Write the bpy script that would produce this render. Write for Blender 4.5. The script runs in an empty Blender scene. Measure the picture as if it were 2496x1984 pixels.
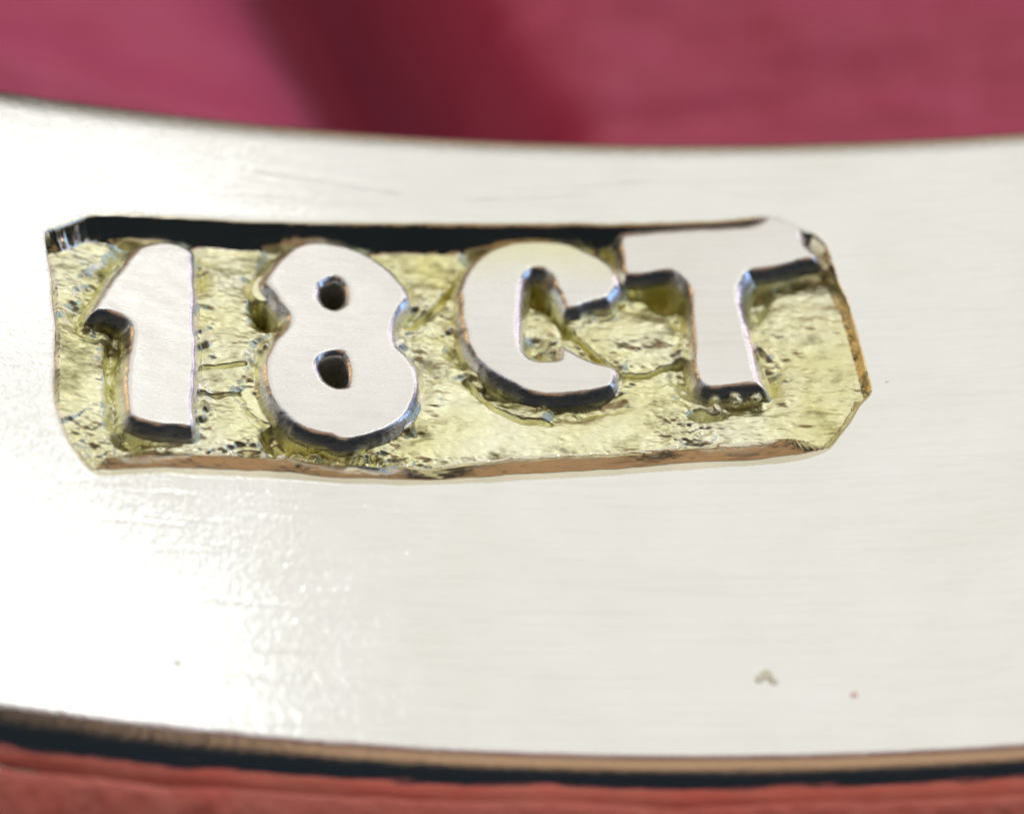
import bpy, math
import numpy as np
from mathutils import Vector

# ------------------------------------------------------------------ units: 1 BU = 1 mm
scene = bpy.context.scene
scene.unit_settings.system = 'METRIC'
scene.unit_settings.scale_length = 0.001
col = scene.collection

# ------------------------------------------------------------------ camera
TILT = math.radians(39.5)
CAM_DIR = np.array([0.0, -math.sin(TILT), math.cos(TILT)])
DIST = 60.0
FRAME_W = 2.5                                   # mm seen across the frame
AIM = np.array([0.0, 0.0, 0.02])
CAM = AIM + CAM_DIR * DIST
cd = bpy.data.cameras.new('macro_camera')
cam = bpy.data.objects.new('macro_camera', cd)
col.objects.link(cam)
scene.camera = cam
cd.sensor_width = 36.0
cd.lens = 36.0 * DIST / FRAME_W
cd.clip_start = 1.0
cd.clip_end = 2000.0
cam.location = CAM
cam.rotation_euler = (TILT, 0.0, 0.0)
cd.dof.use_dof = True
cd.dof.focus_distance = DIST
cd.dof.aperture_fstop = 0.45

# ------------------------------------------------------------------ world, lamps, exposure
world = bpy.data.worlds.new('World')
scene.world = world
world.use_nodes = True
bg = world.node_tree.nodes['Background']
bg.inputs['Color'].default_value = (0.55, 0.75, 1.0, 1)
bg.inputs['Strength'].default_value = 0.025
scene.cycles.diffuse_bounces = 1
vs = scene.view_settings
vs.view_transform = 'Standard'
vs.look = 'None'
vs.exposure = 0.0
vs.gamma = 1.0


def area(name, direction, dist, sx, sy, radiance, color, target=(0, 0, 0)):
    l = bpy.data.lights.new(name, 'AREA')
    l.shape = 'RECTANGLE'
    l.size, l.size_y = sx, sy
    l.energy = radiance * math.pi * sx * sy
    l.color = color
    o = bpy.data.objects.new(name, l)
    col.objects.link(o)
    d = Vector(direction).normalized()
    o.location = Vector(target) + d * dist
    o.rotation_euler = d.to_track_quat('Z', 'Y').to_euler()
    return o


area('window_lamp', (0.02, 0.63, 0.77), 62, 100, 82, 0.88, (1.0, 0.982, 0.935))
area('glare_lamp', (0.40, 0.39, 0.83), 70, 10, 10, 5.5, (0.86, 0.93, 1.0))  # unseen lamp, placed so its reflection makes the lower-left glare
area('streak_lamp', (0.31, 0.80, 0.52), 70, 13, 4, 5.0, (0.95, 0.97, 1.0))  # added strip out of view for the streak along the upper-left lip
area('warm_fringe_lamp', (-0.74, 0.58, 0.30), 60, 8, 12, 4.5, (1.0, 0.60, 0.25))  # added: orange glints on left-facing bevels imitate lens colour fringing
area('back_fill_lamp', (-0.30, 0.94, 0.16), 60, 60, 9, 0.5, (1.0, 0.62, 0.34))  # added out of view to warm the upper rim and glyph tops
area('cool_fringe_lamp', (0.84, 0.16, 0.34), 60, 9, 50, 4.5, (0.30, 0.52, 1.0))  # added: blue glints on right-facing bevels imitate lens colour fringing
area('sheen_lamp', (0.66, 0.73, 0.15), 60, 24, 12, 3.5, (0.86, 0.74, 1.0))  # added unseen source that puts a lilac sheen on the backdrop's left
area('side_fill_lamp', (0.97, -0.12, 0.20), 60, 16, 12, 5.0, (1.0, 0.90, 0.86))  # added fill that lifts the front cloth and some bevel glints
area('rim_tint_lamp', (0.0, -0.30, 0.95), 80, 44, 36, 0.48, (1.0, 0.62, 0.36))  # added unseen warm fill, reflected as the tan strip on the lower rim

# ------------------------------------------------------------------ ring geometry
R = 7.0                                         # inner radius
X0 = 0.44                                       # where the bore is lowest
BULGE, MID = 0.095, -0.12                       # the bore is slightly rounded across its width
DEPTH = 0.035                                   # depth of the stamp


def ring_pt(s, w, d):
    """developed bore coordinates (along, across, depth into the metal) -> world"""
    th = s / R
    r = R + d
    return np.stack([X0 + r * np.sin(th), w, R - r * np.cos(th)], axis=-1)


def px(p):
    """photo pixel (2496 wide) -> (s, w) on the bore"""
    p = np.asarray(p, float)
    k = FRAME_W / 2496.0
    right = np.array([1.0, 0, 0])
    up = np.array([0.0, math.cos(TILT), math.sin(TILT)])
    q = AIM + right * ((p[..., 0:1] - 1248) * k) + up * ((992 - p[..., 1:2]) * k)
    d = q - CAM
    d /= np.linalg.norm(d, axis=-1, keepdims=True)
    ox, oz = CAM[0] - X0, CAM[2] - R
    a = d[..., 0] ** 2 + d[..., 2] ** 2
    b = 2 * (ox * d[..., 0] + oz * d[..., 2])
    rr = R
    for _ in range(3):
        c = ox * ox + oz * oz - rr * rr
        t = (-b + np.sqrt(b * b - 4 * a * c)) / (2 * a)
        h = CAM + d * t[..., None]
        rr = R + BULGE * (h[..., 1] - MID) ** 2
    return np.stack([np.arctan2(h[..., 0] - X0, R - h[..., 2]) * R, h[..., 1]], axis=-1)


# ---- noise
def vnoise(x, y, seed=0):
    xi, yi = np.floor(x).astype(np.int64), np.floor(y).astype(np.int64)
    fx, fy = x - xi, y - yi
    fx, fy = fx * fx * (3 - 2 * fx), fy * fy * (3 - 2 * fy)

    def hsh(a, b):
        n = (a * 374761393 + b * 668265263 + seed * 1442695041) & 0xFFFFFFFF
        n = ((n ^ (n >> 13)) * 1274126177) & 0xFFFFFFFF
        n = n ^ (n >> 16)
        return (n & 0xFFFF) / 32767.5 - 1.0
    a, b, c, d = hsh(xi, yi), hsh(xi + 1, yi), hsh(xi, yi + 1), hsh(xi + 1, yi + 1)
    return (a * (1 - fx) + b * fx) * (1 - fy) + (c * (1 - fx) + d * fx) * fy


def fbm(x, y, octs=4, seed=0, gain=0.5):
    v, amp = 0, 1.0
    for i in range(octs):
        v = v + amp * vnoise(x * 2 ** i + 17.3 * i, y * 2 ** i - 9.1 * i, seed + i)
        amp *= gain
    return v


def ramp01(t, a=0.3, b=0.2):
    """0..1 straight slope with rounded shoulder (a) and foot (b)"""
    t = np.clip(t, 0, 1)
    k = 1 - 0.5 * a - 0.5 * b
    y = np.where(t < a, t * t / (2 * a), np.where(t < 1 - b, t - 0.5 * a, k - (1 - t) ** 2 / (2 * b)))
    return y / k


def sstep(t):
    t = np.clip(t, 0, 1)
    return t * t * (3 - 2 * t)


# ---- outlines (photo pixels)
def crop(pts, ox, oy, k):
    return [(ox + x / k, oy + y / k) for x, y in pts]


def k2(pts):
    return [(x * 2496 / 2156, y * 2496 / 2156) for x, y in pts]


CARTOUCHE = k2([(205, 449), (370, 455), (530, 464), (900, 469), (1300, 469), (1500, 463), (1600, 454), (1640, 458),
                (1690, 482), (1715, 490), (1742, 515), (1752, 545), (1768, 590), (1788, 640), (1806, 700), (1822, 760), (1836, 822),
                (1815, 852), (1786, 897), (1747, 945), (1700, 965), (1640, 974), (1450, 988), (1250, 1002), (1050, 1014), (870, 1021),
                (700, 1015), (560, 1004), (450, 1000), (330, 997), (205, 1000), (165, 962), (137, 918), (115, 850), (112, 780),
                (113, 700), (107, 600), (97, 540), (93, 487), (130, 472)])
ONE = crop([(620, 275), (700, 245), (780, 238), (850, 248), (905, 275), (938, 312), (940, 500), (946, 700), (946, 1000), (942, 1180),
            (938, 1318), (850, 1325), (740, 1322), (640, 1300), (560, 1250), (542, 1100), (550, 950), (578, 830), (575, 735), (515, 682),
            (430, 655), (350, 655), (378, 590), (430, 500), (500, 420), (560, 340)], 80, 480, 2.38)
EIGHT = crop([(480, 208), (580, 208), (700, 228), (800, 268), (900, 328), (985, 400), (1045, 480), (1062, 550), (1020, 610), (990, 680),
              (978, 760), (1003, 820), (1062, 880), (1112, 950), (1133, 1050), (1112, 1160), (1052, 1260), (960, 1325), (850, 1368),
              (740, 1398), (660, 1396), (600, 1370), (480, 1345), (380, 1300), (300, 1222), (240, 1120), (203, 1000), (208, 900),
              (258, 800), (325, 725), (354, 672), (346, 628), (300, 575), (255, 515), (212, 448), (232, 385), (295, 305), (380, 238)], 560, 500, 2.448)
EYE_TOP = crop([(620, 428), (670, 445), (697, 500), (690, 570), (630, 605), (570, 585), (538, 530), (548, 465)], 560, 500, 2.448)
EYE_LOW = crop([(600, 878), (680, 880), (715, 980), (708, 1060), (640, 1072), (570, 1030), (530, 955), (545, 905)], 560, 500, 2.448)
CEE = crop([(680, 203), (800, 208), (930, 232), (1050, 285), (1160, 346), (1224, 432), (1236, 505), (1165, 586), (1068, 610), (976, 650),
            (900, 652), (878, 612), (848, 540), (800, 445), (740, 405), (680, 405), (632, 450), (612, 560), (606, 700), (606, 850), (640, 930),
            (700, 968), (800, 972), (855, 960), (872, 880), (898, 902), (1000, 952), (1105, 995), (1200, 1020), (1225, 1075), (1190, 1150), (1050, 1192),
            (900, 1212), (760, 1215), (640, 1190), (520, 1130), (410, 1050), (310, 960), (260, 850), (225, 700), (210, 560), (250, 430),
            (320, 330), (420, 260), (550, 215)], 1040, 500, 2.637)
TEE = crop([(128, 215), (300, 195), (500, 178), (740, 166), (900, 150), (960, 120), (990, 70), (1110, 95), (1178, 170), (1186, 240), (1262, 325), (1250, 358), (1190, 362), (1080, 390),
            (960, 412), (870, 430), (822, 500), (815, 570), (842, 680), (888, 880), (925, 1000), (955, 1085), (940, 1100), (870, 1088),
            (760, 1100), (640, 1108), (572, 1065), (546, 950), (545, 850), (532, 700), (530, 560), (490, 485), (420, 425), (300, 440), (160, 442), (132, 330)],
           1460, 480, 2.381)
LEDGE = crop([(190, 745), (120, 800), (75, 880), (58, 960), (75, 1070), (110, 1150), (200, 1230), (300, 1230), (330, 1000), (330, 800)], 560, 500, 2.448)
CHIP = crop([(230, 365), (165, 385), (140, 470), (190, 530), (260, 520), (280, 440)], 560, 500, 2.448)


def smooth(pts, n=4):
    p = np.array(pts, float)
    a, b, c, d = np.roll(p, 1, 0), p, np.roll(p, -1, 0), np.roll(p, -2, 0)
    out = []
    for i in range(n):
        t = i / n
        out.append(0.5 * (2 * b + (c - a) * t + (2 * a - 5 * b + 4 * c - d) * t * t + (3 * b - a - 3 * c + d) * t ** 3) * 0.75
                   + 0.25 * (b * (1 - t) + c * t))
    return np.stack(out, 1).reshape(-1, 2)


def sdf(S, W, pts, n=4):
    """signed distance (mm, negative inside) to a closed outline, on the developed bore"""
    P = px(smooth(pts, n))
    shp = S.shape
    m = 0.16
    box = (S > P[:, 0].min() - m) & (S < P[:, 0].max() + m) & (W > P[:, 1].min() - m) & (W < P[:, 1].max() + m)
    out = np.full(shp, 0.2)
    x, y = S[box], W[box]
    best = np.full(x.shape, 1e9)
    ins = np.zeros(x.shape, bool)
    for (x0, y0), (x1, y1) in zip(P, np.roll(P, -1, 0)):
        ex, ey = x1 - x0, y1 - y0
        t = np.clip(((x - x0) * ex + (y - y0) * ey) / (ex * ex + ey * ey + 1e-18), 0, 1)
        best = np.minimum(best, (x - x0 - t * ex) ** 2 + (y - y0 - t * ey) ** 2)
        if y0 != y1:
            ins ^= ((y0 > y) != (y1 > y)) & (x < x0 + (y - y0) / ey * ex)
    d = np.sqrt(best)
    out[box] = np.where(ins, -d, d)
    return out


def line_dist(S, W, pts):
    P = px(np.array(pts, float))
    best = np.full(S.shape, 1e9)
    for (x0, y0), (x1, y1) in zip(P[:-1], P[1:]):
        ex, ey = x1 - x0, y1 - y0
        t = np.clip(((S - x0) * ex + (W - y0) * ey) / (ex * ex + ey * ey), 0, 1)
        best = np.minimum(best, (S - x0 - t * ex) ** 2 + (W - y0 - t * ey) ** 2)
    return np.sqrt(best)


# ---- sampling of the bore: fine over the stamp, coarser elsewhere
edge_top = px(np.array([[1660, 352]]))[0, 1]
edge_bot = px(np.array([[1300, 1874]]))[0, 1]
c0, c1 = px(np.array([[85, 1000]]))[0, 0], px(np.array([[2150, 900]]))[0, 0]
w0, w1 = px(np.array([[900, 1200]]))[0, 1], px(np.array([[900, 505]]))[0, 1]
FINE = 0.00205


def seg(a, b, step):
    return np.linspace(a, b, max(2, int(round(abs(b - a) / step)) + 1))[:-1]


span = math.pi * R
s_ax = np.concatenate([seg(-span, -3.0, 0.22), seg(-3.0, c0, 0.009), seg(c0, c1, FINE), seg(c1, 1.6, 0.009), seg(1.6, span, 0.22), [span]])
w_ax = np.concatenate([seg(edge_bot, edge_bot + 0.07, 0.003), seg(edge_bot + 0.07, w0, 0.0038), seg(w0, w1, FINE), seg(w1, edge_top, 0.0045), [edge_top]])
S, W = np.meshgrid(s_ax, w_ax, indexing='ij')

# ---- depth field of the stamp
near = (S > c0 - 0.05) & (S < c1 + 0.05)
wob = 0.0030 * fbm(S * 14, W * 14, 2, 5) + 0.0007 * vnoise(S * 70, W * 70, 8)
rec = sdf(S, W, CARTOUCHE)
g_w = np.gradient(rec, w_ax, axis=1)
rec = rec + 0.7 * wob
# the wall is steep at the top and slopes gently towards the lower edge
y_img = np.clip((W - w0) / (w1 - w0), 0, 1)
wall = 0.024 + 0.078 * np.clip(-g_w, 0, 1) ** 3 + 0.038 * np.clip(g_w, 0, 1) ** 2
wall = wall * (1 + 0.09 * fbm(S * 8, W * 5, 2, 23))
t_in = np.clip(-rec / wall, 0, 1)
floor = DEPTH * (1 + 0.08 * fbm(S * 5, W * 5, 2, 21)) + 0.024 * sstep((y_img - 0.62) * 4)
# granular, drag-marked floor
tex = 0.0030 * fbm(S * 14 + W * 3, W * 26, 3, 31, 0.55) + 0.0010 * np.abs(fbm(S * 24, W * 34, 2, 35)) + 0.0012 * fbm(S * 50 + W * 20, W * 80, 2, 44, 0.6)
plain = floor
floor = floor + tex * (0.55 + 0.75 * np.clip(fbm(S * 4, W * 5, 2, 101) + 0.5, 0, 1.4))
chunk = np.clip(fbm(S * 34, W * 46, 3, 77) - 0.35, 0, 1)
low_edge = np.exp(-((rec + 0.075) / 0.032) ** 2) * (1 - sstep((y_img - 0.02) * 4))
floor = floor + low_edge * (0.008 * fbm(S * 40, W * 50, 3, 91) + 0.012)
# step lines, cracks and drag marks in the floor
for pts, dep, wid in ((k2([(425, 748), (470, 752), (520, 748)]), 0.016, 0.0050), (k2([(425, 808), (470, 812), (515, 806)]), 0.010, 0.0045),
                      (k2([(1185, 668), (1230, 715), (1270, 750), (1310, 772), (1365, 772), (1405, 752), (1450, 742)]), 0.026, 0.0060),
                      (k2([(865, 668), (905, 645), (945, 600), (975, 560)]), 0.026, 0.0090),
                      (k2([(1150, 610), (1180, 655), (1195, 690)]), 0.022, 0.0100),
                      (k2([(985, 780), (1040, 838), (1100, 868), (1160, 872)]), 0.018, 0.0060)):
    floor = floor + dep * np.exp(-(line_dist(S, W, pts) / wid) ** 2)
for (x, y), rx, ry, dp in (((572, 640), 34, 40, 0.036), ((1408, 600), 38, 28, 0.040), ((1150, 596), 26, 28, 0.030), ((1183, 640), 14, 22, 0.03),
                           ((1592, 600), 24, 40, 0.030), ((240, 640), 40, 26, 0.02), ((245, 760), 16, 70, 0.02), ((275, 905), 26, 14, 0.02),
                           ((600, 905), 40, 26, 0.03), ((1490, 850), 30, 12, 0.03), ((1130, 720), 26, 22, 0.015)):
    c = px(np.array(k2([(x, y), (x + rx, y), (x, y + ry)])))
    q2 = ((S - c[0, 0]) / (c[1, 0] - c[0, 0])) ** 2 + ((W - c[0, 1]) / (c[2, 1] - c[0, 1])) ** 2
    floor = floor + 1.6 * dp * np.exp(-q2 ** 1.5) * (1 + 0.35 * fbm(S * 30, W * 30, 2, 29))
for (x, y), rx, ry, dp in (((690, 945), 210, 34, 0.013), ((480, 950), 60, 26, 0.008), ((1450, 890), 70, 40, 0.006), ((330, 905), 60, 18, 0.008), ((830, 640), 50, 70, 0.006)):
    c = px(np.array(k2([(x, y), (x + rx, y), (x, y + ry)])))
    q2 = ((S - c[0, 0]) / (c[1, 0] - c[0, 0])) ** 2 + ((W - c[0, 1]) / (c[2, 1] - c[0, 1])) ** 2
    floor = floor + dp * np.exp(-q2 ** 2) * (1.25 * fbm(S * 26, W * 40, 3, 87, 0.55) + 0.4)
# the slip that raised a plate between C and T
pebble = line_dist(S, W, k2([(1285, 690), (1372, 684)])) + 0.018 * fbm(S * 11, W * 13, 3, 17)
floor = floor - 0.011 * sstep((0.085 - pebble) / 0.05)
lumps = np.clip(fbm(S * 17, W * 17, 3, 171, 0.6) - 0.05, 0, 1)
one, eight, cee, tee = (sdf(S, W, o) + wob for o in (ONE, EIGHT, CEE, TEE))
eight = np.maximum(eight, -(np.minimum(sdf(S, W, EYE_TOP), sdf(S, W, EYE_LOW)) + 0.4 * wob))
ledge = sdf(S, W, LEDGE) + wob
chip = sdf(S, W, CHIP) + wob
glyphs = (one, eight, cee, tee)
allg = np.minimum.reduce(glyphs)
# metal squeezed down round the glyphs
trench = np.exp(-((allg - 0.020) / 0.034) ** 2) * np.clip(0.55 + 1.0 * fbm(S * 8, W * 8, 2, 63), 0, 1.4)
floor = floor + 0.024 * trench + 0.0065 * np.exp(-((allg - 0.045) / 0.026) ** 2) * fbm(S * 18, W * 26, 3, 67, 0.5)
foot = sstep((t_in - 0.74) / 0.26)
floor = floor - 0.018 * lumps * np.exp(-((allg - 0.018) / 0.024) ** 2)
depth = (plain * (1 - foot) + floor * foot) * ramp01(t_in, 0.25, 0.15)
depth = np.minimum(depth, np.where(ledge < 0.016, 0.045 + 0.06 * sstep((ledge + 0.006) / 0.022) + 0.5 * tex, 9))
depth = np.minimum(depth, np.where(chip < 0.016, 0.030 + 0.08 * sstep((chip + 0.004) / 0.020), 9))


def face(g, wallw, top):
    u = np.clip((g + 0.016) / wallw, 0, 1)
    return np.where(g < wallw - 0.016, top + DEPTH * 1.12 * ramp01(u, 0.58, 0.12), 9)


tops = (0.006 + 0.0008 * fbm(S * 12, W * 16, 2, 3) + 0.005 * sstep((W - px(np.array([[400, 640]]))[0, 1]) / 0.12),
        0.004 + 0.0006 * fbm(S * 8, W * 8, 2, 4),
        0.007 + 0.0007 * fbm(S * 8, W * 8, 2, 6),
        0.003 + 0.0006 * fbm(S * 8, W * 8, 2, 7))
for g, tp in zip(glyphs, tops):
    depth = np.minimum(depth, face(g, 0.038, tp))
eyes = np.minimum(sdf(S, W, EYE_TOP), sdf(S, W, EYE_LOW))
depth = np.maximum(depth, np.where(eyes < 0, 0.012 + 0.24 * sstep(-eyes / 0.030), 0))
inside = rec < 0
roll = 0.006 * np.clip(1 - (edge_top - W) / 0.07, 0, 1) ** 2 + 0.018 * np.clip(1 - (W - edge_bot) / 0.055, 0, 1) ** 2 + BULGE * (W - MID) ** 2
depth = np.where(inside, depth, 0.0)
# rolled-over lip and scratches on the polished bore
up_left = sstep((W - w1 + 0.15) * 5) * (0.6 + 0.9 * sstep((0.2 - S) * 0.9))
lipm = 0.0055 * up_left
lip = -lipm * np.exp(-np.clip(rec, 0, None) / 0.05) * np.exp(-np.clip(rec / 0.16, 0, None) ** 4)
depth = depth + np.where(inside, 0.0022 * np.exp(-np.clip(-rec, 0, None) / 0.01) - lipm * np.exp(-np.clip(-rec, 0, None) / 0.02),
                         lip + 0.0022 * np.exp(-np.clip(rec, 0, None) / 0.01))
scr = np.zeros_like(depth)
rng = np.random.default_rng(11)
for pts, dep in ((k2([(700, 1065), (900, 1075), (1040, 1092)]), 1.0), (k2([(760, 1100), (1000, 1120)]), 0.8), (k2([(690, 1120), (830, 1128)]), 0.6),
                 (k2([(860, 1165), (1050, 1195), (1230, 1215)]), 1.0), (k2([(900, 1200), (1120, 1222), (1380, 1246)]), 0.9),
                 (k2([(640, 1240), (900, 1262)]), 0.7), (k2([(1120, 395), (1420, 372)]), 0.6), (k2([(950, 420), (1250, 405)]), 0.6),
                 (k2([(1180, 1030), (1400, 1012)]), 0.5), (k2([(1860, 930), (2100, 936)]), 0.6), (k2([(1400, 1195), (1800, 1220)]), 0.5)):
    scr += dep * 0.0016 * np.exp(-(line_dist(S, W, pts) / 0.0050) ** 2) * np.clip(0.6 + 0.8 * fbm(S * 6, W * 20, 2, 19), 0, 1)
for i in range(80):
    x, y = rng.uniform(0, 2496), rng.uniform(380, 1800)
    L, a = rng.uniform(60, 420), rng.normal(0.05, 0.07)
    scr += rng.uniform(0.15, 0.6) * 0.0013 * np.exp(-(line_dist(S, W, [(x, y), (x + L, y + L * a)]) / 0.006) ** 2)
# scuffs knocked into one end: short ragged dents
scuff = sstep((0.15 - S) / 1.0) * sstep((0.05 - W) / 0.25)
rag = fbm(S * 34 + W * 22, W * 26 - S * 5, 4, 141, 0.65)
scr += scuff * (0.00028 * np.clip(rag - 0.30, 0, 1) + 0.00013 * fbm(S * 75, W * 70, 3, 151, 0.7))
# pits
for (x, y), r_, dp in (((1868, 800), 0.007, 0.0035), ((1815, 1215), 0.006, 0.0012), ((1640, 1062), 0.007, 0.0014), ((1520, 1068), 0.006, 0.0010)):
    c = px(np.array(k2([(x, y)])))[0]
    scr += dp * np.exp(-((S - c[0]) ** 2 + (W - c[1]) ** 2) / r_ ** 2)
depth = depth + np.where(rec > 0.01, scr, 0.0)
vis = np.exp(-((S + 0.44) / 2.2) ** 8)
depth = depth * vis + roll

# ---- vertices, normals
V = ring_pt(S, W, depth)
ds = np.gradient(V, axis=0) if False else None
du = np.zeros_like(V)
dv = np.zeros_like(V)
du[1:-1] = V[2:] - V[:-2]
du[0], du[-1] = V[1] - V[0], V[-1] - V[-2]
dv[:, 1:-1] = V[:, 2:] - V[:, :-2]
dv[:, 0], dv[:, -1] = V[:, 1] - V[:, 0], V[:, -1] - V[:, -2]
N = np.cross(du, dv)
N /= np.linalg.norm(N, axis=-1, keepdims=True)

# ------------------------------------------------------------------ materials
def new_mat(name):
    m = bpy.data.materials.new(name)
    m.use_nodes = True
    nt = m.node_tree
    return m, nt, nt.nodes['Principled BSDF']


def node(nt, t, **kw):
    n = nt.nodes.new(t)
    for k, v in kw.items():
        if k in n.inputs.keys():
            n.inputs[k].default_value = v
        else:
            setattr(n, k, v)
    return n


def coords(nt, scale):
    tc = node(nt, 'ShaderNodeTexCoord')
    mp = node(nt, 'ShaderNodeMapping')
    mp.inputs['Scale'].default_value = scale
    nt.links.new(tc.outputs['Object'], mp.inputs['Vector'])
    return mp.outputs['Vector']


def noise(nt, vec, scale, detail=4, rough=0.6):
    n = node(nt, 'ShaderNodeTexNoise')
    n.inputs['Scale'].default_value = scale
    n.inputs['Detail'].default_value = detail
    n.inputs['Roughness'].default_value = rough
    nt.links.new(vec, n.inputs['Vector'])
    return n.outputs['Fac']


def ramp(nt, fac, stops):
    r = node(nt, 'ShaderNodeValToRGB')
    e = r.color_ramp.elements
    while len(e) < len(stops):
        e.new(0.5)
    for el, (p, c) in zip(e, stops):
        el.position = p
        el.color = (*c, 1) if len(c) == 3 else c
    nt.links.new(fac, r.inputs['Fac'])
    return r.outputs['Color']


def bump(nt, b, heights):
    prev = None
    for h, strength, dist in heights:
        n = node(nt, 'ShaderNodeBump')
        n.inputs['Strength'].default_value = strength
        n.inputs['Distance'].default_value = dist
        nt.links.new(h, n.inputs['Height'])
        if prev:
            nt.links.new(prev, n.inputs['Normal'])
        prev = n.outputs['Normal']
    nt.links.new(prev, b.inputs['Normal'])


def metal(name, c_lo, c_hi, r_lo, r_hi, grain, brush, grain_scale=70, extra=None, streak=0.0, residue=None):
    m, nt, b = new_mat(name)
    b.inputs['Metallic'].default_value = 1.0
    iso = coords(nt, (1, 1, 1))
    lng = coords(nt, (1.2, 26, 26))
    a = noise(nt, iso, 3.0, 4, 0.6)
    nt.links.new(ramp(nt, a, [(0.35, c_lo), (0.68, c_hi)]), b.inputs['Base Color'])
    if residue:
        d_ = noise(nt, coords(nt, (1, 1.5, 1)), 6.0, 6, 0.66)
        m_ = ramp(nt, d_, [(0.33, (0.9,) * 3), (0.47, (0.0,) * 3)])
        mx_ = node(nt, 'ShaderNodeMix', data_type='RGBA')
        nt.links.new(m_, mx_.inputs['Factor'])
        nt.links.new(b.inputs['Base Color'].links[0].from_socket, mx_.inputs[6])
        mx_.inputs[7].default_value = (*residue, 1)
        nt.links.new(mx_.outputs[2], b.inputs['Base Color'])
    if streak:
        st = noise(nt, coords(nt, (0.9, 34, 34)), 1.6, 6, 0.7)
        sc_ = ramp(nt, st, [(0.30, (1 - streak * 1.6,) * 3), (0.5, (1 - 0.3 * streak,) * 3), (0.7, (1.0,) * 3)])
        mul = node(nt, 'ShaderNodeMix', data_type='RGBA', blend_type='MULTIPLY')
        mul.inputs['Factor'].default_value = 1.0
        nt.links.new(b.inputs['Base Color'].links[0].from_socket, mul.inputs[6])
        nt.links.new(sc_, mul.inputs[7])
        nt.links.new(mul.outputs[2], b.inputs['Base Color'])
    r = noise(nt, lng, 3.0, 5, 0.65)
    nt.links.new(ramp(nt, r, [(0.3, (r_lo,) * 3), (0.7, (r_hi,) * 3)]), b.inputs['Roughness'])
    if extra:
        # a scuffed area towards one end of the band, with a ragged border
        sep = node(nt, 'ShaderNodeSeparateXYZ')
        nt.links.new(iso, sep.inputs[0])
        ragged = node(nt, 'ShaderNodeMath', operation='MULTIPLY_ADD')
        nt.links.new(noise(nt, iso, 2.4, 5, 0.65), ragged.inputs[0])
        ragged.inputs[1].default_value = 1.6
        nt.links.new(sep.outputs['X'], ragged.inputs[2])
        rng_ = node(nt, 'ShaderNodeMapRange')
        rng_.inputs['From Min'].default_value = 0.45
        rng_.inputs['From Max'].default_value = -0.15
        nt.links.new(ragged.outputs[0], rng_.inputs['Value'])
        fine_ = node(nt, 'ShaderNodeMath', operation='MULTIPLY')
        nt.links.new(noise(nt, iso, extra[0], 3, 0.7), fine_.inputs[0])
        nt.links.new(rng_.outputs['Result'], fine_.inputs[1])
    bump(nt, b, [(noise(nt, iso, grain_scale, 4, 0.7), grain, 0.004), (noise(nt, lng, 5.0, 6, 0.7), brush, 0.004)]
         + ([(fine_.outputs[0], extra[1], 0.003)] if extra else []))
    return m


M_BAND = metal('polished pale gold', (0.90, 0.885, 0.835), (0.94, 0.93, 0.895), 0.08, 0.15, 0.12, 0.12, 30, (80, 0.40), 0.035)
M_GLYPH = metal('raised pale gold', (0.87, 0.84, 0.79), (0.92, 0.895, 0.85), 0.22, 0.34, 0.10, 0.14, 60, None, 0.05)
M_FLOOR = metal('struck yellow gold', (0.84, 0.79, 0.38), (0.98, 0.97, 0.74), 0.20, 0.42, 0.22, 0.34, 30, None, 0.0, (0.20, 0.18, 0.07))


M_REFLECT_TINT = metal('raised gold with painted yellow reflection', (0.87, 0.84, 0.79), (0.92, 0.895, 0.85), 0.22, 0.34, 0.10, 0.14, 60, None, 0.05)  # yellowish reflection on the upper C, painted into its base colour
_nt = M_REFLECT_TINT.node_tree
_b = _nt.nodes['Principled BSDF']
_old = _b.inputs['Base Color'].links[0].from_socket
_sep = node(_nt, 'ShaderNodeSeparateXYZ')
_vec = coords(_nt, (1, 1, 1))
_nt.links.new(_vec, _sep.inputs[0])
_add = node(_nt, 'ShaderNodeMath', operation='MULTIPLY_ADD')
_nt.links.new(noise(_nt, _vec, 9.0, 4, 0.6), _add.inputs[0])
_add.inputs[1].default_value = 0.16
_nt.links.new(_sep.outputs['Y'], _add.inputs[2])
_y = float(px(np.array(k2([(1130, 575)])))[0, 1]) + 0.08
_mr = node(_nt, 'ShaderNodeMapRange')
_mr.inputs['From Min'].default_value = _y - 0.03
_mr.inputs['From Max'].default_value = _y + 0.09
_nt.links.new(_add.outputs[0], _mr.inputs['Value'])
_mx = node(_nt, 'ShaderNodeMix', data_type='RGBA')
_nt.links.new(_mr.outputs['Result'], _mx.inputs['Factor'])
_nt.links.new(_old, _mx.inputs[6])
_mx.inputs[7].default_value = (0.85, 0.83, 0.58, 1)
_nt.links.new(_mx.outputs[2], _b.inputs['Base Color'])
M_WALL = metal('burnished stamp wall', (0.66, 0.61, 0.46), (0.80, 0.74, 0.58), 0.09, 0.16, 0.02, 0.03)


def cloth_mat(name, c_lo, c_hi, rough, sheen, sheen_col, bscale, bstr):
    m, nt, b = new_mat(name)
    iso = coords(nt, (1, 1, 1))
    nt.links.new(ramp(nt, noise(nt, iso, 4.0, 6, 0.7), [(0.35, c_lo), (0.68, c_hi)]), b.inputs['Base Color'])
    b.inputs['Roughness'].default_value = rough
    b.inputs['Specular IOR Level'].default_value = 0.40
    b.inputs['Sheen Weight'].default_value = sheen
    b.inputs['Sheen Tint'].default_value = (*sheen_col, 1)
    b.inputs['Sheen Roughness'].default_value = 0.4
    bump(nt, b, [(noise(nt, iso, bscale, 5, 0.7), bstr, 0.02)])
    return m


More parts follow.
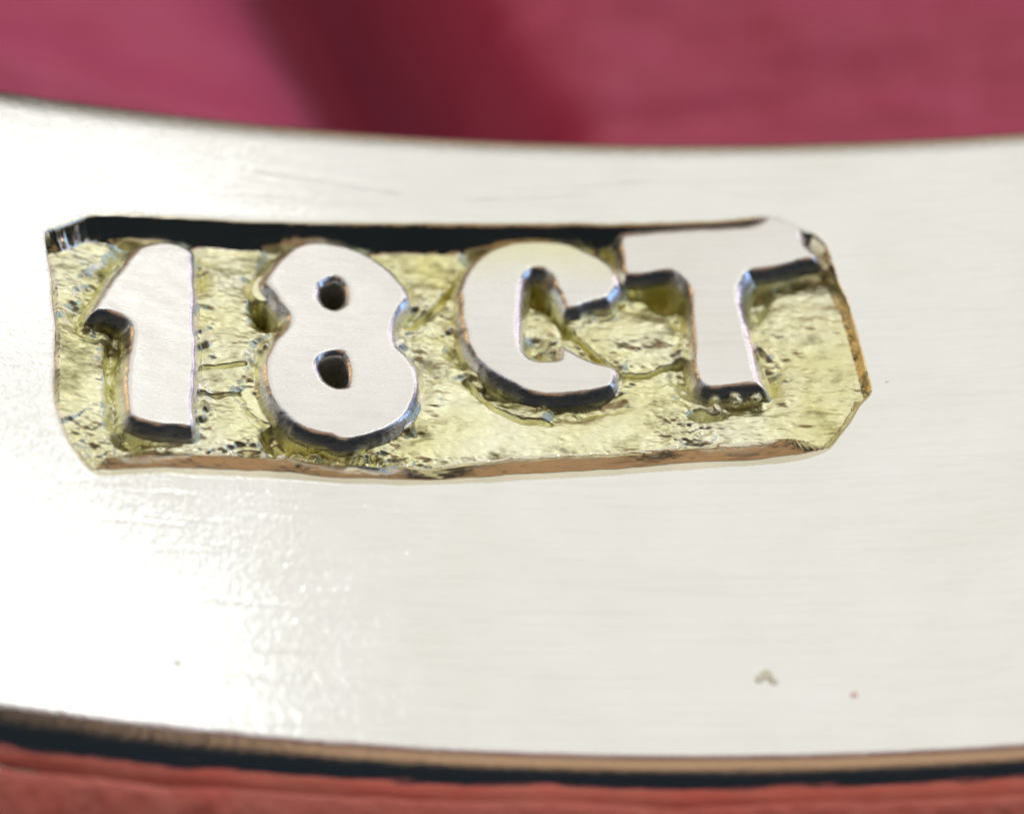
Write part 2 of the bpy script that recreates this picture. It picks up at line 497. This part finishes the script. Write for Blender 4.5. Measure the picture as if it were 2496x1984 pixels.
M_PINK = cloth_mat('crimson pink cloth', (0.62, 0.062, 0.135), (0.72, 0.095, 0.19), 0.42, 0.45, (1.0, 0.50, 0.75), 26, 0.35)
M_RED = cloth_mat('brick red cloth', (0.95, 0.20, 0.155), (0.98, 0.32, 0.25), 0.8, 0.8, (1.0, 0.72, 0.62), 22, 0.35)


# ------------------------------------------------------------------ mesh builders
def link(name, me, mat, parent=None):
    o = bpy.data.objects.new(name, me)
    me.materials.append(mat)
    col.objects.link(o)
    if parent is not None:
        o.parent = parent
    return o


def grid_mesh(name, verts, quads, normals=None):
    me = bpy.data.meshes.new(name)
    nv, nq = len(verts), len(quads)
    me.vertices.add(nv)
    me.vertices.foreach_set('co', np.ascontiguousarray(verts, np.float32).ravel())
    me.loops.add(nq * 4)
    me.loops.foreach_set('vertex_index', np.ascontiguousarray(quads, np.int32).ravel())
    me.polygons.add(nq)
    me.polygons.foreach_set('loop_start', np.arange(0, nq * 4, 4, dtype=np.int32))
    me.polygons.foreach_set('use_smooth', np.ones(nq, bool))
    me.update(calc_edges=True)
    me.validate()
    if normals is not None:
        me.normals_split_custom_set_from_vertices(np.ascontiguousarray(normals, np.float32))
    return me


ns, nw = S.shape
idx = np.arange(ns * nw).reshape(ns, nw)
Q = np.stack([idx[:-1, :-1], idx[1:, :-1], idx[1:, 1:], idx[:-1, 1:]], -1).reshape(-1, 4)


def cellmin(a):
    return 0.25 * (a[:-1, :-1] + a[1:, :-1] + a[1:, 1:] + a[:-1, 1:])


crec = cellmin(rec).ravel()
cg = [cellmin(g).ravel() for g in glyphs]
owner = np.where(crec < 0, 1, 0)
in_wall = (crec < 0) & (cellmin(t_in).ravel() < 0.97)
owner = np.where(in_wall, 6, owner)
for i, g in enumerate(cg):
    owner = np.where((g < 0.013) & (crec < 0.005), 2 + i, owner)


def part_mesh(name, k):
    q = Q[owner == k]
    used, inv = np.unique(q.ravel(), return_inverse=True)
    return grid_mesh(name, V.reshape(-1, 3)[used], inv.reshape(-1, 4), N.reshape(-1, 3)[used])


ring = bpy.data.objects.new('ring', None)
col.objects.link(ring)
ring.empty_display_size = 1.0
ring.location = (X0, 0.5 * (edge_top + edge_bot), -1.0)
bpy.context.view_layer.update()
ring['label'] = 'pale polished gold ring band with a recessed 18CT hallmark stamped inside it'
ring['category'] = 'ring'


def keep(o, parent):
    o.parent = parent
    bpy.context.view_layer.update()
    o.matrix_parent_inverse = parent.matrix_world.inverted()
    return o


band = keep(link('band', part_mesh('band', 0), M_BAND), ring)
hallmark = keep(link('hallmark', part_mesh('hallmark', 1), M_FLOOR), ring)
hallmark['label'] = 'sunken yellow gold stamp panel with rough floor and dark upper edge'
keep(link('edge_wall', part_mesh('edge_wall', 6), M_WALL), hallmark)
for nm, k, lab in (('numeral', 2, 'raised numeral 1 with slanted flag'), ('numeral', 3, 'raised numeral 8 with two small round eyes'),
                   ('letter', 4, 'raised letter C with narrow opening'), ('letter', 5, 'raised letter T running into the upper right edge')):
    o = keep(link(nm, part_mesh(nm, k), M_REFLECT_TINT if k == 4 else M_GLYPH), hallmark)
    o['label'] = lab

# ---- rims and outside of the ring: profile swept round
TH = 1.0


def rim(y, sgn, d0, a0):
    """profile points (w, d) from the bore edge over the rim, sgn = +1 upper, -1 lower"""
    ch, n = (0.034, 7) if sgn > 0 else (0.140, 14)
    out = []
    for i in range(n + 1):
        a = a0 + (0.5 * math.pi - a0) * i / n
        out.append((y + sgn * ch * (math.sin(a) - math.sin(a0)), d0 + ch * (math.cos(a0) - math.cos(a))))
    out.append((y + sgn * ch * (1 - math.sin(a0)), d0 + 0.09))
    out.append((y + sgn * ch * (1 - math.sin(a0)), 0.25))
    out.append((y + sgn * ch * (1 - math.sin(a0)), TH - 0.15))
    out.append((y + sgn * (ch - 0.15), TH))
    return out


s_r = np.concatenate([seg(-span, -3, 0.22), seg(-3, 1.6, 0.012), seg(1.6, span, 0.22), [span]])


def slope(sgn):
    a, b = (-1, -2) if sgn > 0 else (0, 1)
    return math.atan((roll[0, a] - roll[0, b]) / abs(w_ax[a] - w_ax[b]))


up_, lo_ = rim(edge_top, 1, roll[0, -1], slope(1)), rim(edge_bot, -1, roll[0, 0], slope(-1))
prof = np.array(up_ + lo_[::-1])
SS, K = np.meshgrid(s_r, np.arange(len(prof)), indexing='ij')
wob_r = 0.0008 * fbm(SS * 9, K * 0.7, 4, 55, 0.6)
wob_r = wob_r * (K > len(up_)) * (1 + 1.2 * sstep((-0.4 - SS) / 0.8)) + 0.3 * wob_r
wob_r = wob_r + 0.0005 * vnoise(SS * 26, K * 0.5, 58) * sstep((-0.4 - SS) / 0.8) * (K > len(up_))
hold = (K == 0) | (K == len(prof) - 1)
PV = ring_pt(SS, prof[K, 0] + np.where(hold, 0, wob_r), prof[K, 1] + np.where(hold, 0, np.abs(wob_r)))
pi_ = np.arange(SS.size).reshape(SS.shape)
PQ = np.stack([pi_[:-1, :-1], pi_[1:, :-1], pi_[1:, 1:], pi_[:-1, 1:]], -1).reshape(-1, 4)
rim_o = keep(link('rim', grid_mesh('rim', PV.reshape(-1, 3), PQ), M_BAND), ring)


# ------------------------------------------------------------------ cloth
def sheet(name, xs, ys, zf, mat):
    X, Y = np.meshgrid(xs, ys, indexing='ij')
    Z = zf(X, Y)
    v = np.stack([X, Y, Z], -1).reshape(-1, 3)
    i = np.arange(X.size).reshape(X.shape)
    q = np.stack([i[:-1, :-1], i[1:, :-1], i[1:, 1:], i[:-1, 1:]], -1).reshape(-1, 4)
    return link(name, grid_mesh(name, v, q), mat)


def back_z(X, Y):
    base = -1.02 - 0.20 * np.clip(Y - 1.0, 0, None)
    # a fold: a hollow on the left that climbs to a crest, then a flatter stretch
    c = X + 0.165 - 0.36 * (2.15 - Y)
    hollow = 0.30 * np.clip(-c, 0, 2.5) + 0.28 * np.clip(c, 0, 2.5)
    crest = -0.95 * np.where(c < 0, np.exp(-(c / 0.33) ** 2), np.exp(-(c / 0.12) ** 2))
    fade = np.exp(-(X / 4) ** 4)
    z = base + (hollow + crest) * fade
    return z + 0.03 * fbm(X * 1.8, Y * 2.2, 3, 12) + 0.022 * fbm(X * 1.3 + Y * 1.5, Y * 5.5, 2, 15) + 0.004 * fbm(X * 12, Y * 12, 2, 14)


xs = np.concatenate([seg(-14, -2.2, 0.25), seg(-2.2, 2.2, 0.016), seg(2.2, 14, 0.25), [14]])
ys = np.concatenate([seg(-1.2, 0.9, 0.15), seg(0.9, 3.4, 0.018), seg(3.4, 12, 0.25), [12]])
backdrop = sheet('backdrop', xs, ys, back_z, M_PINK)
backdrop['kind'] = 'structure'
backdrop['label'] = 'smooth crimson pink cloth behind the ring with one dark fold'


def front_z(X, Y):
    th = np.clip((X - X0) / R, -0.6, 0.6)
    sag = (R - R * np.cos(th)) * np.exp(-(X / 3.6) ** 4)      # the cloth hugs the lowest part of the ring
    y = Y - (edge_bot - 0.070)
    t = np.clip(-y, 0, 12)
    z = -0.085 - 0.045 * sstep((-0.2 - X) / 1.0) + sag - 0.85 * np.clip(t - 0.045, 0, None) ** 2 / (t + 0.05) - 0.20 * np.exp(-(t / 0.016) ** 2)
    return z + 0.010 * fbm(X * 5, Y * 5, 3, 71) + 0.0025 * fbm(X * 26, Y * 26, 4, 72, 0.6)


ys2 = np.concatenate([seg(edge_bot - 9, edge_bot - 1.0, 0.2), seg(edge_bot - 1.0, edge_bot - 0.3, 0.02), seg(edge_bot - 0.3, edge_bot - 0.070, 0.004), [edge_bot - 0.070]])
xs2 = np.concatenate([seg(-14, -4.5, 0.4), seg(-4.5, -1.5, 0.1), seg(-1.5, 1.5, 0.006), seg(1.5, 4.5, 0.1), seg(4.5, 14, 0.4), [14]])
front = sheet('cloth', xs2, ys2, front_z, M_RED)
front['kind'] = 'structure'
front['label'] = 'brick red fuzzy cloth in front of the lower ring edge'


# ------------------------------------------------------------------ dust lying on the bore
def blob(name, centre, rad, flat, seed, mat, base=0.0):
    """an irregular grain: a noisy flattened ball sitting on the bore"""
    n, m = 14, 8
    c = px(np.array(k2([centre])))[0]
    u = np.linspace(0, 2 * math.pi, n, endpoint=False)
    v = np.linspace(0.12, math.pi - 0.12, m)
    U, Vv = np.meshgrid(u, v, indexing='ij')
    rr = rad * (1 + 0.42 * vnoise(np.cos(U) * 1.9 + 5, np.sin(U) * 1.7 + Vv, seed))
    a = c[0] + rr * np.sin(Vv) * np.cos(U)
    b = c[1] + 0.8 * rr * np.sin(Vv) * np.sin(U)
    d = base - (flat * rr * (np.cos(Vv) + 0.9)) + BULGE * (b - MID) ** 2
    p = ring_pt(a, b, d).reshape(-1, 3)
    i = np.arange(n * m).reshape(n, m)
    j = np.roll(i, -1, 0)
    q = np.stack([i[:, :-1], i[:, 1:], j[:, 1:], j[:, :-1]], -1).reshape(-1, 4)
    return p, q


def grain(name, blobs, mat, label):
    ps, qs, k = [], [], 0
    for args in blobs:
        p, q = blob(name, *args, mat)
        ps.append(p)
        qs.append(q + k)
        k += len(p)
    o = link(name, grid_mesh(name, np.concatenate(ps), np.concatenate(qs)), mat)
    o['label'] = label
    o['category'] = 'dust speck'
    o['group'] = 'dust specks on the ring band'
    return o


def dust(name, c1_, c2_):
    m, nt, b = new_mat(name)
    nt.links.new(ramp(nt, noise(nt, coords(nt, (1, 1, 1)), 40, 3), [(0.35, c1_), (0.7, c2_)]), b.inputs['Base Color'])
    b.inputs['Roughness'].default_value = 0.45
    b.inputs['Metallic'].default_value = 0.9
    return m


M_DUST = dust('greyish tan dust', (0.80, 0.74, 0.60), (0.92, 0.87, 0.70))
M_DUST2 = dust('pinkish dust', (0.95, 0.66, 0.58), (0.98, 0.76, 0.68))
for c_, r_, f_, sd in (((1503, 850), 0.021, 0.5, 11), ((1550, 830), 0.015, 0.6, 13), ((1591, 824), 0.017, 0.6, 14)):
    p_, q_ = blob('burr', c_, r_, f_, sd, None, 0.036)
    keep(link('burr', grid_mesh('burr', p_, q_), M_FLOOR), hallmark)
grain('dust_speck', [((1600, 1430), 0.013, 0.04, 1), ((1614, 1420), 0.017, 0.035, 2), ((1630, 1434), 0.012, 0.035, 3)], M_DUST,
      'largest greyish tan dust speck on the lower right of the band')
grain('dust_speck', [((1799, 1462), 0.009, 0.04, 4)], M_DUST2, 'tiny pinkish dust speck to the right of the larger tan one')
grain('dust_speck', [((376, 1396), 0.009, 0.035, 6), ((364, 1392), 0.006, 0.035, 7)], M_DUST, 'tiny tan dust speck in the bright highlight at lower left')
